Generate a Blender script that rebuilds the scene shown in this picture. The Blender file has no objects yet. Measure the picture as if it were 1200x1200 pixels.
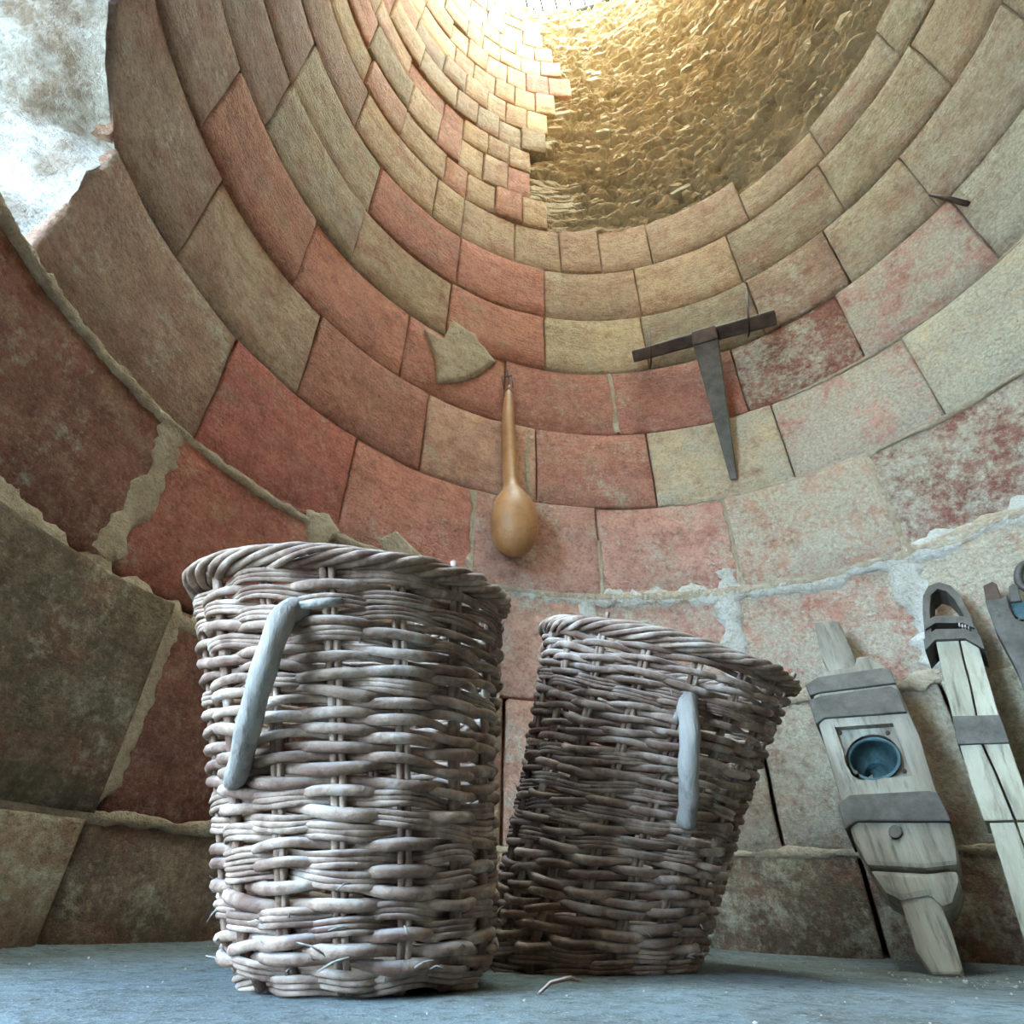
import bpy, bmesh, math, random
import numpy as np
from mathutils import Vector, Matrix

# ------------------------------------------------------------------ camera, sky, exposure
SC = bpy.context.scene
COL = SC.collection
F_PX, PITCH, ROLL = 672.6, math.radians(34.47), math.radians(0.61)
CAM_H = 0.0725
CAM = Vector((0, 0, CAM_H))
R = 1.25                                   # inner radius of the round shaft
CX, CY = 0.314 * R, 0.530 * R              # its axis
TOP = 7.65

cam = bpy.data.objects.new('camera', bpy.data.cameras.new('camera'))
COL.objects.link(cam)
_r, _u, _f = Vector((1, 0, 0)), Vector((0, -math.sin(PITCH), math.cos(PITCH))), Vector((0, math.cos(PITCH), math.sin(PITCH)))
_cr = _r * math.cos(ROLL) + _u * math.sin(ROLL)
_cu = -_r * math.sin(ROLL) + _u * math.cos(ROLL)
_m = Matrix((_cr, _cu, -_f)).transposed().to_4x4()
_m.translation = CAM
cam.matrix_world = _m
cam.data.sensor_width = 36.0
cam.data.lens = F_PX / 1200 * 36.0
cam.data.clip_start = 0.01
SC.camera = cam

SC.view_settings.view_transform = 'Standard'
SC.view_settings.look = 'None'
SC.view_settings.gamma = 1.0
SC.view_settings.use_curve_mapping = False
SC.view_settings.exposure = 3.3

w = bpy.data.worlds.new('overcast_sky')
SC.world = w
w.use_nodes = True
w.node_tree.nodes['Background'].inputs[0].default_value = (0.44, 0.69, 1.0, 1)
w.node_tree.nodes['Background'].inputs[1].default_value = 6.0
# sun high on the far side: it reaches only the upper inside of the shaft, behind the view
sun = bpy.data.objects.new('sun', bpy.data.lights.new('sun', 'SUN'))
COL.objects.link(sun)
sun.data.energy = 9.0
sun.data.angle = math.radians(0.6)
sun.data.color = (1.0, 0.90, 0.72)
sun.rotation_euler = Vector((0.25, -0.72, -0.95)).to_track_quat('-Z', 'Y').to_euler()
SC.cycles.max_bounces = 10
SC.cycles.diffuse_bounces = 8
SC.cycles.use_denoising = True

WIN_A0, WIN_A1, WIN_Z0, WIN_ZS, WIN_ZT = -94.0, -140.0, -0.02, 1.40, 2.60   # doorway (azimuths of its widest part, foot, spring, top)

# ------------------------------------------------------------------ pixel helpers (1200 px frame)
def ray(x, y):
    v = _cr * (x - 600) + _cu * (600 - y) + _f * F_PX
    return v.normalized()
def on_wall(x, y, off=0.0):
    """point where the pixel's ray meets the shaft wall (off metres in front of it)"""
    v = ray(x, y); n = math.hypot(v.x, v.y); ux, uy = v.x / n, v.y / n
    dc = ux * CX + uy * CY; rr = R - off
    t = dc + math.sqrt(max(dc * dc - (CX * CX + CY * CY - rr * rr), 0))
    return CAM + v * (t / n)
def at_dist(x, y, d):
    v = ray(x, y); return CAM + v * (d / math.hypot(v.x, v.y))
def on_plane(x, y, p0, n):
    v = ray(x, y); return CAM + v * ((p0 - CAM).dot(n) / v.dot(n))
def to_px(P):
    d = P - CAM; k = F_PX / d.dot(_f)
    return 600 + d.dot(_cr) * k, 600 - d.dot(_cu) * k
def cyl(az, z, r=R):
    a = math.radians(az); return Vector((CX + r * math.sin(a), CY + r * math.cos(a), z))
def azz(P):
    return math.degrees(math.atan2(P.x - CX, P.y - CY)), P.z

# ------------------------------------------------------------------ numpy noise
def hash3(i, j, k, seed):
    n = (i.astype(np.int64) * 374761393 + j.astype(np.int64) * 668265263 + k.astype(np.int64) * 2147483647 + seed * 1274126177) & 0xffffffff
    n = ((n ^ (n >> 13)) * 1274126177) & 0xffffffff
    n = (n ^ (n >> 16)) & 0xffff
    return n / 65535.0
def vnoise(x, y, z=0.0, seed=0):
    x, y, z = np.broadcast_arrays(np.asarray(x, float), np.asarray(y, float), np.asarray(z, float))
    i, j, k = np.floor(x).astype(int), np.floor(y).astype(int), np.floor(z).astype(int)
    fx, fy, fz = x - i, y - j, z - k
    fx, fy, fz = [t * t * (3 - 2 * t) for t in (fx, fy, fz)]
    def c(a, b, d): return hash3(i + a, j + b, k + d, seed)
    l = lambda a, b, t: a + (b - a) * t
    return l(l(l(c(0,0,0), c(1,0,0), fx), l(c(0,1,0), c(1,1,0), fx), fy), l(l(c(0,0,1), c(1,0,1), fx), l(c(0,1,1), c(1,1,1), fx), fy), fz) * 2 - 1
def fbm(x, y, z=0.0, seed=0, oct=4):
    s, a, t = 0, 1.0, 0
    for o in range(oct):
        s = s + a * vnoise(np.asarray(x) * 2**o, np.asarray(y) * 2**o, np.asarray(z) * 2**o, seed + o * 17); t += a; a *= 0.5
    return s / t
def n1(x, seed=0, oct=3):
    return float(fbm(np.array([x]), np.array([seed * 7.31]), 0.0, seed, oct)[0])

# ------------------------------------------------------------------ object helpers
def link(name, me, mat=None, parent=None, smooth=False):
    o = bpy.data.objects.new(name, me)
    COL.objects.link(o)
    if mat: me.materials.append(mat)
    if parent: o.parent = parent
    if smooth: me.polygons.foreach_set('use_smooth', [True] * len(me.polygons))
    return o
def mesh_obj(name, verts, faces, mat=None, parent=None, smooth=False):
    me = bpy.data.meshes.new(name)
    me.from_pydata([tuple(v) for v in verts], [], faces); me.update()
    return link(name, me, mat, parent, smooth)
def bm_obj(name, bm, mat=None, parent=None, smooth=False, bevel=0, seg=2):
    if bevel:
        es = [e for e in bm.edges if len(e.link_faces) == 2 and e.calc_face_angle(0) > 0.5]
        bmesh.ops.bevel(bm, geom=es, offset=bevel, segments=seg, affect='EDGES', profile=0.6, clamp_overlap=True)
    me = bpy.data.meshes.new(name); bm.to_mesh(me); bm.free()
    return link(name, me, mat, parent, smooth)
def thing(name, label, cat, loc=(0, 0, 0), group=None):
    o = bpy.data.objects.new(name, None); COL.objects.link(o); o.location = loc
    o.empty_display_size = 0.05
    tag(o, label, cat, group); return o
def tag(o, label, cat, group=None):
    o['label'] = label; o['category'] = cat
    if group: o['group'] = group
    return o
def struct(o):
    o['kind'] = 'structure'; return o
def to_parent(o, parent):
    """world-space mesh data under an Empty that is not at the origin"""
    bpy.context.view_layer.update()
    o.parent = parent
    o.matrix_parent_inverse = Matrix.Translation(parent.location).inverted()
    return o
def tube_data(pts, rad, sides=8, closed=False, squash=1.0, caps=True):
    """verts, faces of a tube along pts; rad is a number or one per point"""
    n = len(pts); rad = [rad] * n if not hasattr(rad, '__len__') else rad
    V, Fc = [], []
    prev = None
    for i, p in enumerate(pts):
        a = pts[(i - 1) % n] if (closed or i > 0) else p
        b = pts[(i + 1) % n] if (closed or i < n - 1) else p
        t = (b - a).normalized()
        if prev is None:
            up = Vector((0, 0, 1)) if abs(t.z) < 0.9 else Vector((0, 1, 0))
            nx = (up - t * up.dot(t)).normalized()
        else:
            nx = (prev - t * prev.dot(t)).normalized()
        prev = nx; ny = t.cross(nx)
        for k in range(sides):
            c = 2 * math.pi * k / sides
            V.append(p + nx * (math.cos(c) * rad[i] * squash) + ny * (math.sin(c) * rad[i]))
    m = n if closed else n - 1
    for i in range(m):
        j = (i + 1) % n
        for k in range(sides):
            l = (k + 1) % sides
            Fc.append((i*sides+k, i*sides+l, j*sides+l, j*sides+k))
    if not closed and caps:
        Fc.append(tuple(range(sides))[::-1]); Fc.append(tuple((n-1)*sides + k for k in range(sides)))
    return V, Fc
def tube(name, pts, rad, mat, parent=None, sides=8, closed=False, squash=1.0):
    V, Fc = tube_data(pts, rad, sides, closed, squash)
    o = mesh_obj(name, V, Fc, mat, None, True)
    if parent: to_parent(o, parent)
    return o
def spline(pts, n):
    """Catmull-Rom through pts"""
    P = [pts[0]*2 - pts[1]] + list(pts) + [pts[-1]*2 - pts[-2]]
    out = []
    for i in range(n):
        s = i / (n - 1) * (len(pts) - 1); k = min(int(s), len(pts) - 2); t = s - k
        a, b, c, d = P[k], P[k+1], P[k+2], P[k+3]
        out.append(0.5 * ((2*b) + (c - a)*t + (2*a - 5*b + 4*c - d)*t*t + (3*b - a - 3*c + d)*t**3))
    return out

# ------------------------------------------------------------------ materials
def srgb(r, g, b):
    f = lambda c: ((c/255+0.055)/1.055)**2.4 if c > 10 else c/255/12.92
    return (f(r), f(g), f(b), 1)
class NT:
    def __init__(s, name):
        s.m = bpy.data.materials.new(name); s.m.use_nodes = True; s.t = s.m.node_tree
        s.b = s.t.nodes['Principled BSDF']; s.b.inputs['Specular IOR Level'].default_value = 0.25
        s.co = s.t.nodes.new('ShaderNodeTexCoord').outputs['Object']
    def n(s, typ, **k):
        x = s.t.nodes.new(typ)
        for a, v in k.items(): setattr(x, a, v)
        return x
    def l(s, a, b): s.t.links.new(a, b)
    def set(s, inp, v):
        if hasattr(v, 'is_linked') or hasattr(v, 'links'): s.l(v, inp)
        else: inp.default_value = v
    def mapping(s, scale=(1,1,1), rot=(0,0,0), src=None):
        m = s.n('ShaderNodeMapping'); s.l(src or s.co, m.inputs[0]); m.inputs['Scale'].default_value = scale; m.inputs['Rotation'].default_value = rot
        return m.outputs[0]
    def noise(s, scale, detail=4, rough=0.55, dist=0.0, src=None):
        x = s.n('ShaderNodeTexNoise'); s.l(src or s.co, x.inputs['Vector']); x.inputs['Scale'].default_value = scale
        x.inputs['Detail'].default_value = detail; x.inputs['Roughness'].default_value = rough; x.inputs['Distortion'].default_value = dist
        return x.outputs['Fac']
    def voro(s, scale, feature='F1', src=None):
        x = s.n('ShaderNodeTexVoronoi', feature=feature); s.l(src or s.co, x.inputs['Vector']); x.inputs['Scale'].default_value = scale
        return x.outputs['Distance']
    def ramp(s, fac, stops):
        x = s.n('ShaderNodeMapRange'); s.l(fac, x.inputs[0]); x.inputs[1].default_value, x.inputs[2].default_value = stops[0], stops[1]
        x.inputs[3].default_value, x.inputs[4].default_value = (stops[2], stops[3]) if len(stops) > 2 else (0, 1)
        return x.outputs[0]
    def mix(s, fac, a, b, mode='MIX'):
        x = s.n('ShaderNodeMix', data_type='RGBA', blend_type=mode)
        s.set(x.inputs[0], fac); s.set(x.inputs[6], a); s.set(x.inputs[7], b); return x.outputs[2]
    def math(s, op, a, b=0.0):
        x = s.n('ShaderNodeMath', operation=op); s.set(x.inputs[0], a); s.set(x.inputs[1], b); return x.outputs[0]
    def bump(s, h, dist, strength=1.0, prev=None):
        x = s.n('ShaderNodeBump'); s.l(h, x.inputs['Height']); x.inputs['Distance'].default_value = dist; x.inputs['Strength'].default_value = strength
        if prev: s.l(prev, x.inputs['Normal'])
        s.l(x.outputs[0], s.b.inputs['Normal']); return x.outputs[0]
    def attr(s, name):
        x = s.n('ShaderNodeAttribute', attribute_type='OBJECT', attribute_name=name); return x.outputs['Fac']
    def done(s, col, rough=0.9, metal=0.0):
        s.set(s.b.inputs['Base Color'], col); s.set(s.b.inputs['Roughness'], rough); s.b.inputs['Metallic'].default_value = metal
        return s.m

LIME = srgb(214, 205, 178)
def stone_material():
    t = NT('sandstone'); oi = t.n('ShaderNodeObjectInfo')
    base = oi.outputs['Color']
    big = t.noise(4.0, 5, 0.6); mid = t.noise(24, 6, 0.7); fine = t.noise(95, 5, 0.75)
    hue = t.noise(5.5, 5, 0.65, 0.0, t.mapping((1, 1, 1.4), (0.4, 0.2, 0.7)))
    c = t.mix(t.ramp(big, (0.35, 0.68)), base, t.mix(1.0, base, (0.80, 0.80, 0.82, 1), 'MULTIPLY'))
    c = t.mix(t.ramp(hue, (0.50, 0.66, 0, 0.55)), c, srgb(166, 108, 86))
    c = t.mix(t.ramp(hue, (0.46, 0.32, 0, 0.45)), c, srgb(176, 150, 118))
    c = t.mix(t.ramp(mid, (0.46, 0.70, 0, 0.75)), c, t.mix(1.0, c, (0.55, 0.47, 0.42, 1), 'MULTIPLY'))
    c = t.mix(t.ramp(mid, (0.47, 0.28, 0, 0.45)), c, t.mix(0.55, c, srgb(222, 190, 156)))
    c = t.mix(t.ramp(fine, (0.50, 0.72, 0, 0.75)), c, t.mix(1.0, c, (0.48, 0.42, 0.40, 1), 'MULTIPLY'))
    c = t.mix(t.ramp(fine, (0.46, 0.30, 0, 0.35)), c, srgb(214, 188, 156))
    pits = t.ramp(t.voro(55), (0.14, 0.02))
    c = t.mix(t.math('MULTIPLY', pits, 0.5), c, t.mix(1.0, c, (0.35, 0.3, 0.27, 1), 'MULTIPLY'))
    # lime bloom left by the old plaster: amount is a property of the block
    lim = t.attr('lime')
    lm = t.math('ADD', t.math('MULTIPLY', t.noise(7.0, 6, 0.7), 0.55), t.math('MULTIPLY', t.noise(42, 6, 0.75), 0.45))
    lf = t.math('SUBTRACT', t.math('ADD', lm, t.math('MULTIPLY', lim, 0.36)), 0.62)
    lf = t.ramp(lf, (-0.02, 0.10, 0, 0.85))
    c = t.mix(lf, c, t.mix(t.ramp(fine, (0.36, 0.64)), LIME, srgb(172, 158, 130)))
    rg = t.attr('relief')
    wv = t.noise(20, 3, 0.5, 0.0, t.mapping((1, 1, 3.2), (0.0, 0.5, 0.3)))
    b = t.bump(mid, 0.020, 0.85)
    b = t.bump(wv, 0.012, 0.6, b)
    b = t.bump(fine, 0.010, 1.0, b)
    b = t.bump(pits, 0.004, 0.4, b)
    return t.done(c, 0.92)
def mortar_material(name, col, dark, amt=0.6):
    t = NT(name)
    a = t.noise(9, 6, 0.7); f = t.noise(80, 5, 0.75); m = t.noise(28, 5, 0.7)
    c = t.mix(t.ramp(a, (0.36, 0.64, 0, amt)), col, dark)
    c = t.mix(t.ramp(m, (0.5, 0.68, 0, 0.6)), c, t.mix(1.0, c, (0.66, 0.60, 0.54, 1), 'MULTIPLY'))
    c = t.mix(t.ramp(f, (0.5, 0.72, 0, 0.7)), c, t.mix(1.0, c, (0.5, 0.45, 0.42, 1), 'MULTIPLY'))
    b = t.bump(a, 0.02, 0.6); b = t.bump(m, 0.015, 0.8, b); b = t.bump(f, 0.008, 1.0, b)
    return t.done(c, 0.95)
M = {}
M['stone'] = stone_material()
M['mortar'] = mortar_material('lime_mortar', srgb(198, 180, 150), srgb(158, 134, 106), 0.8)
M['plaster'] = mortar_material('white_lime_plaster', srgb(208, 202, 186), srgb(172, 158, 134), 0.7)
M['reveal'] = mortar_material('weathered_reveal_stone', srgb(206, 198, 184), srgb(128, 106, 84), 0.95)
M['backing'] = mortar_material('old_joint_mortar', srgb(178, 156, 122), srgb(150, 128, 98))
def rubble_material():
    t = NT('rubble_stone')
    a = t.noise(5, 6, 0.65, 0.5); f = t.noise(60, 4, 0.7); m = t.noise(14, 4, 0.6)
    c = t.mix(t.ramp(a, (0.3, 0.7)), srgb(190, 178, 150), srgb(160, 146, 120))
    c = t.mix(t.ramp(m, (0.55, 0.8, 0, 0.7)), c, srgb(108, 90, 72))
    c = t.mix(t.ramp(m, (0.42, 0.2, 0, 0.6)), c, srgb(206, 196, 172))
    c = t.mix(t.ramp(f, (0.5, 0.8, 0, 0.45)), c, t.mix(1.0, c, (0.5, 0.45, 0.4, 1), 'MULTIPLY'))
    b = t.bump(m, 0.02, 0.6); b = t.bump(f, 0.008, 0.8, b)
    return t.done(c, 0.95)
M['rubble'] = rubble_material()
def floor_material():
    t = NT('dusty_floor')
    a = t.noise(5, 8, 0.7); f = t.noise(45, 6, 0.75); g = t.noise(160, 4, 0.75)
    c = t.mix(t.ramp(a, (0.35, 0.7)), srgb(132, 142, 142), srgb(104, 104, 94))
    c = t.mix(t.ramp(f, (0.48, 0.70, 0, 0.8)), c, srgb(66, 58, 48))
    c = t.mix(t.ramp(g, (0.56, 0.66, 0, 0.6)), c, srgb(180, 180, 172))
    b = t.bump(a, 0.04, 0.6); b = t.bump(f, 0.012, 0.9, b); b = t.bump(g, 0.004, 0.8, b)
    return t.done(c, 0.95)
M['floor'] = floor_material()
def wicker_material():
    t = NT('weathered_willow'); oi = t.n('ShaderNodeObjectInfo')
    rnd = oi.outputs['Random']
    a = t.noise(22, 5, 0.6, 0.3); f = t.noise(160, 4, 0.65); d = t.noise(9, 5, 0.6)
    c = t.mix(rnd, srgb(122, 96, 78), srgb(164, 138, 118))
    c = t.mix(t.ramp(a, (0.44, 0.66, 0, 0.85)), c, srgb(82, 52, 40))
    c = t.mix(t.ramp(a, (0.45, 0.25, 0, 0.7)), c, srgb(196, 184, 172))
    c = t.mix(t.ramp(f, (0.5, 0.75, 0, 0.6)), c, t.mix(1.0, c, (0.45, 0.4, 0.38, 1), 'MULTIPLY'))
    # dust settled on upward sides
    ge = t.n('ShaderNodeNewGeometry'); sp = t.n('ShaderNodeSeparateXYZ'); t.l(ge.outputs['Normal'], sp.inputs[0])
    dust = t.math('MULTIPLY', t.ramp(sp.outputs[2], (0.1, 0.9)), t.ramp(d, (0.35, 0.65)))
    c = t.mix(t.math('MULTIPLY', dust, 0.5), c, srgb(210, 204, 196))
    b = t.bump(f, 0.003, 0.6)
    return t.done(c, 0.8)
M['wicker'] = wicker_material()
def wood_material(name, c1, c2, crack, scale=(1, 1, 1), rot=(0, 0, 0), axis=None):
    t = NT(name)
    uv = t.mapping(scale, rot)
    if axis is not None:       # grain runs along the timber
        mp = uv.node; mp.vector_type = 'TEXTURE'
        mp.inputs['Scale'].default_value = (1, 1, 7); mp.inputs['Rotation'].default_value = axis.to_track_quat('Z', 'Y').to_euler()
    a = t.noise(14, 6, 0.6, 0.4, uv); g = t.noise(60, 5, 0.65, 0.2, uv); s = t.noise(7, 5, 0.6)
    c = t.mix(t.ramp(a, (0.3, 0.7)), c1, c2)
    c = t.mix(t.ramp(g, (0.52, 0.75, 0, 0.75)), c, crack)
    c = t.mix(t.ramp(s, (0.55, 0.8, 0, 0.5)), c, t.mix(1.0, c, (0.6, 0.55, 0.5, 1), 'MULTIPLY'))
    b = t.bump(a, 0.01, 0.5); b = t.bump(g, 0.006, 0.9, b)
    return t.done(c, 0.85)
def metal_material(name, c1, c2, rough=0.55, metal=0.35, sc=18):
    t = NT(name)
    a = t.noise(sc, 6, 0.65, 0.4); f = t.noise(120, 4, 0.7)
    c = t.mix(t.ramp(a, (0.35, 0.68)), c1, c2)
    c = t.mix(t.ramp(f, (0.5, 0.8, 0, 0.5)), c, t.mix(1.0, c, (0.5, 0.45, 0.42, 1), 'MULTIPLY'))
    b = t.bump(a, 0.004, 0.5); b = t.bump(f, 0.002, 0.6, b)
    return t.done(c, rough, metal)
M['handle'] = wood_material('grey_branch', srgb(152, 144, 134), srgb(120, 110, 100), srgb(84, 74, 66), (1, 1, 0.25))
M['iron'] = metal_material('aged_iron', srgb(100, 94, 84), srgb(70, 64, 56))
M['rust_iron'] = metal_material('rusty_iron', srgb(92, 72, 58), srgb(58, 44, 38))
M['socket'] = metal_material('verdigris_bronze', srgb(78, 104, 104), srgb(44, 58, 60))
def gourd_material():
    t = NT('gourd_skin')
    a = t.noise(9, 5, 0.6, 0.3); f = t.noise(70, 4, 0.6); s = t.noise(24, 4, 0.6)
    c = t.mix(t.ramp(a, (0.3, 0.7)), srgb(182, 132, 82), srgb(146, 98, 58))
    c = t.mix(t.ramp(s, (0.58, 0.72, 0, 0.6)), c, srgb(116, 82, 46))
    c = t.mix(t.ramp(f, (0.5, 0.8, 0, 0.3)), c, srgb(120, 78, 44))
    t.bump(f, 0.002, 0.4)
    t.b.inputs['Specular IOR Level'].default_value = 0.4
    return t.done(c, 0.5)
M['gourd'] = gourd_material()
M['earth'] = mortar_material('outdoor_earth', srgb(104, 108, 100), srgb(80, 84, 76))

# ------------------------------------------------------------------ the shaft: backing wall with the doorway
def win_edge(z):
    """azimuth of the opening's edge nearest the view, at height z"""
    if z < 1.0099: return WIN_A0 - 5
    if z < WIN_ZS: return WIN_A0
    half = (WIN_A0 - WIN_A1) / 2
    if z < 2.20: return WIN_A0 - 9 * min((z - WIN_ZS) / 0.18, 1.0) ** 0.8
    t = min((z - 2.20) / (WIN_ZT - 2.20), 1.0)
    return WIN_A0 - 9 - (half - 9) * (1 - math.sqrt(max(1 - t * t, 0)))
def opening_outline():
    pts = [(WIN_A0 - 5, WIN_Z0)]
    zs = [0.15, 0.4, 0.62, 0.85, 1.005, 1.01, 1.1, 1.2, 1.3, 1.4] + [1.44, 1.49, 1.54, 1.58, 1.7, 1.85, 2.0, 2.2] + [2.20 + (WIN_ZT - 2.20) * math.sin(k / 8 * math.pi / 2) for k in range(1, 9)]
    right = [(win_edge(z), z) for z in zs]
    left = [((WIN_A0 + WIN_A1) - a, z) for a, z in right[::-1][1:]]
    bottom = [(WIN_A1 + 5 + (WIN_A0 - WIN_A1 - 10) * k / 6, WIN_Z0) for k in range(0, 6)]
    return pts + right + left + bottom
RB = R + 0.13
def shell(name, r, mat, z0, z1):
    """cylinder skin with the doorway cut out (columns snap to the opening's edge)"""
    out = opening_outline()
    bm = bmesh.new()
    # full-height skin for the azimuths clear of the doorway
    def quad(a0, a1, b0, b1):
        n = max(1, int(abs(a1 - a0) / 4))
        for k in range(n):
            x0, x1 = a0 + (a1-a0)*k/n, a0 + (a1-a0)*(k+1)/n
            bm.faces.new([bm.verts.new(cyl(*p, r)) for p in ((x0, b0), (x1, b0), (x1, b1), (x0, b1))])
    A0, A1 = WIN_A0 + 6, WIN_A1 - 6
    quad(A0, A1 + 360, z0, z1)
    quad(A1, A0, z0, WIN_Z0); quad(A1, A0, WIN_ZT, z1)
    zs = sorted({p[1] for p in out})
    for a, b in zip(zs[:-1], zs[1:]):
        ea, eb = win_edge(a), win_edge(b)
        for s in (0, 1):
            f = (lambda q: q) if s == 0 else (lambda q: WIN_A0 + WIN_A1 - q)
            bm.faces.new([bm.verts.new(cyl(*p, r)) for p in ((f(A0), a), (f(ea), a), (f(eb), b), (f(A0), b))])
    bmesh.ops.remove_doubles(bm, verts=bm.verts, dist=1e-5)
    return bm
wall = struct(bm_obj('wall_shaft', shell('wall_shaft', RB, None, -0.2, TOP), M['backing'], None, True))
wall['label'] = 'round masonry shaft of curved stone blocks open to the sky'
outer = bm_obj('outer_face', shell('outer_face', R + 0.62, None, -0.2, TOP), M['plaster'], wall)
# doorway reveal: rough plastered jambs, sill and arch through the thickness of the wall
def reveal():
    out = opening_outline(); n = len(out); layers = 22
    V, Fc = [], []
    half = (WIN_A0 - WIN_A1) / 2; ca = (WIN_A0 + WIN_A1) / 2; cz = 1.2
    dense = []
    for i in range(n):
        a, b = out[i], out[(i+1) % n]
        for k in range(4): dense.append((a[0] + (b[0]-a[0])*k/4, a[1] + (b[1]-a[1])*k/4))
    n = len(dense)
    for L in range(layers + 1):
        t = L / layers; r = R + 0.005 + t * 0.62
        for i, (a, z) in enumerate(dense):
            sc = 1 - 0.22 * t
            p = cyl(ca + (a - ca) * sc * (R / r) ** 0.7, (cz + (z - cz) * (1 - 0.10 * t) if z > cz else z), r)
            nz = 0.030 * float(fbm(p.x * 7, p.y * 7, p.z * 7, 5, 4)) + 0.012 * float(vnoise(p.x * 26, p.y * 26, p.z * 26, 9))
            ctr = cyl(ca, cz, r); d = (p - ctr).normalized()
            V.append(p + d * (nz + 0.004))
    for L in range(layers):
        for i in range(n):
            j = (i + 1) % n; Fc.append((L*n+i, L*n+j, (L+1)*n+j, (L+1)*n+i))
    return mesh_obj('doorway_reveal', V, Fc, M['reveal'], wall, True)
reveal()

# stone blocks ---------------------------------------------------------------
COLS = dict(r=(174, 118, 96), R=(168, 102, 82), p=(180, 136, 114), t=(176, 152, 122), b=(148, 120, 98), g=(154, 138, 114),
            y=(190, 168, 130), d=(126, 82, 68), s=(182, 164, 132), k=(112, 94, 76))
rng = random.Random(7)
def block(az0, az1, z0, z1, colour, lime=0.0, gap=0.004, depth=0.16, jit=0.006, out=None, cut=None):
    seed = rng.randrange(10000)
    gd = math.degrees(gap / R) / 2; gz = gap / 2
    a0, a1, b0, b1 = az0 + gd, az1 - gd, z0 + gz, z1 - gz
    bev = 0.009; bd = math.degrees(bev / R)
    nu = max(2, int(round((a1 - a0) / 3.0))); nv = max(2, int(round((b1 - b0) / 0.10)))
    us = [(a0, depth), (a0, 0.03), (a0, 0.006)] + [(a0 + bd + (a1 - a0 - 2*bd) * k / nu, 0) for k in range(nu + 1)] + [(a1, 0.006), (a1, 0.03), (a1, depth)]
    vs = [(b0, depth), (b0, 0.03), (b0, 0.006)] + [(b0 + bev + (b1 - b0 - 2*bev) * k / nv, 0) for k in range(nv + 1)] + [(b1, 0.006), (b1, 0.03), (b1, depth)]
    off = rng.uniform(-1, 1) * jit if out is None else out
    tu, tv = rng.uniform(-1, 1) * jit * 0.6, rng.uniform(-1, 1) * jit * 0.6
    A = np.array([[u[0] for u in us] for v in vs]); Z = np.array([[v[0] for u in us] for v in vs])
    D = np.array([[max(u[1], v[1]) for u in us] for v in vs])
    arc = np.radians(A) * R
    D = D + off + tu * (A - az0) / (az1 - az0) + tv * (Z - z0) / (z1 - z0)
    D = D + 0.006 * fbm(arc * 6, Z * 6, seed * 0.37, 3, 3) * (D < 0.1)
    wob = np.clip(0.0022 / 0.004 * gap, 0.0012, 0.004)
    A = A + np.degrees(wob / R) * vnoise(Z * 14, arc * 5, seed * 0.71, 11) * ((A <= a0 + 1e-6) | (A >= a1 - 1e-6))
    Z = Z + wob * vnoise(arc * 12, Z * 5, seed * 0.53, 12) * ((Z <= b0 + 1e-6) | (Z >= b1 - 1e-6))
    if cut is not None:
        A = np.where(A < cut(Z), np.maximum(A, cut(Z)), A)
    rr = R + np.minimum(D, depth)
    X = CX + rr * np.sin(np.radians(A)); Y = CY + rr * np.cos(np.radians(A))
    h, wd = A.shape
    V = np.stack([X, Y, Z], -1).reshape(-1, 3)
    Fc = [(j*wd+i, j*wd+i+1, (j+1)*wd+i+1, (j+1)*wd+i) for j in range(h-1) for i in range(wd-1)]
    o = mesh_obj('stone_block', V, Fc, M['stone'], wall, True)
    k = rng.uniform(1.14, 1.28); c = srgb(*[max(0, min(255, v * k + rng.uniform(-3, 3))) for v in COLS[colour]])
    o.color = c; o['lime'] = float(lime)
    return o
ZL = dict(X=(-0.06, 0.20), Y=(0.20, 0.6225), Z=(0.6225, 1.01), A=(1.01, 1.41), B=(1.41, 1.81), C=(1.81, 2.21), D=(2.21, 2.61), E=(2.61, 3.035), F=(3.035, 3.45))
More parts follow.
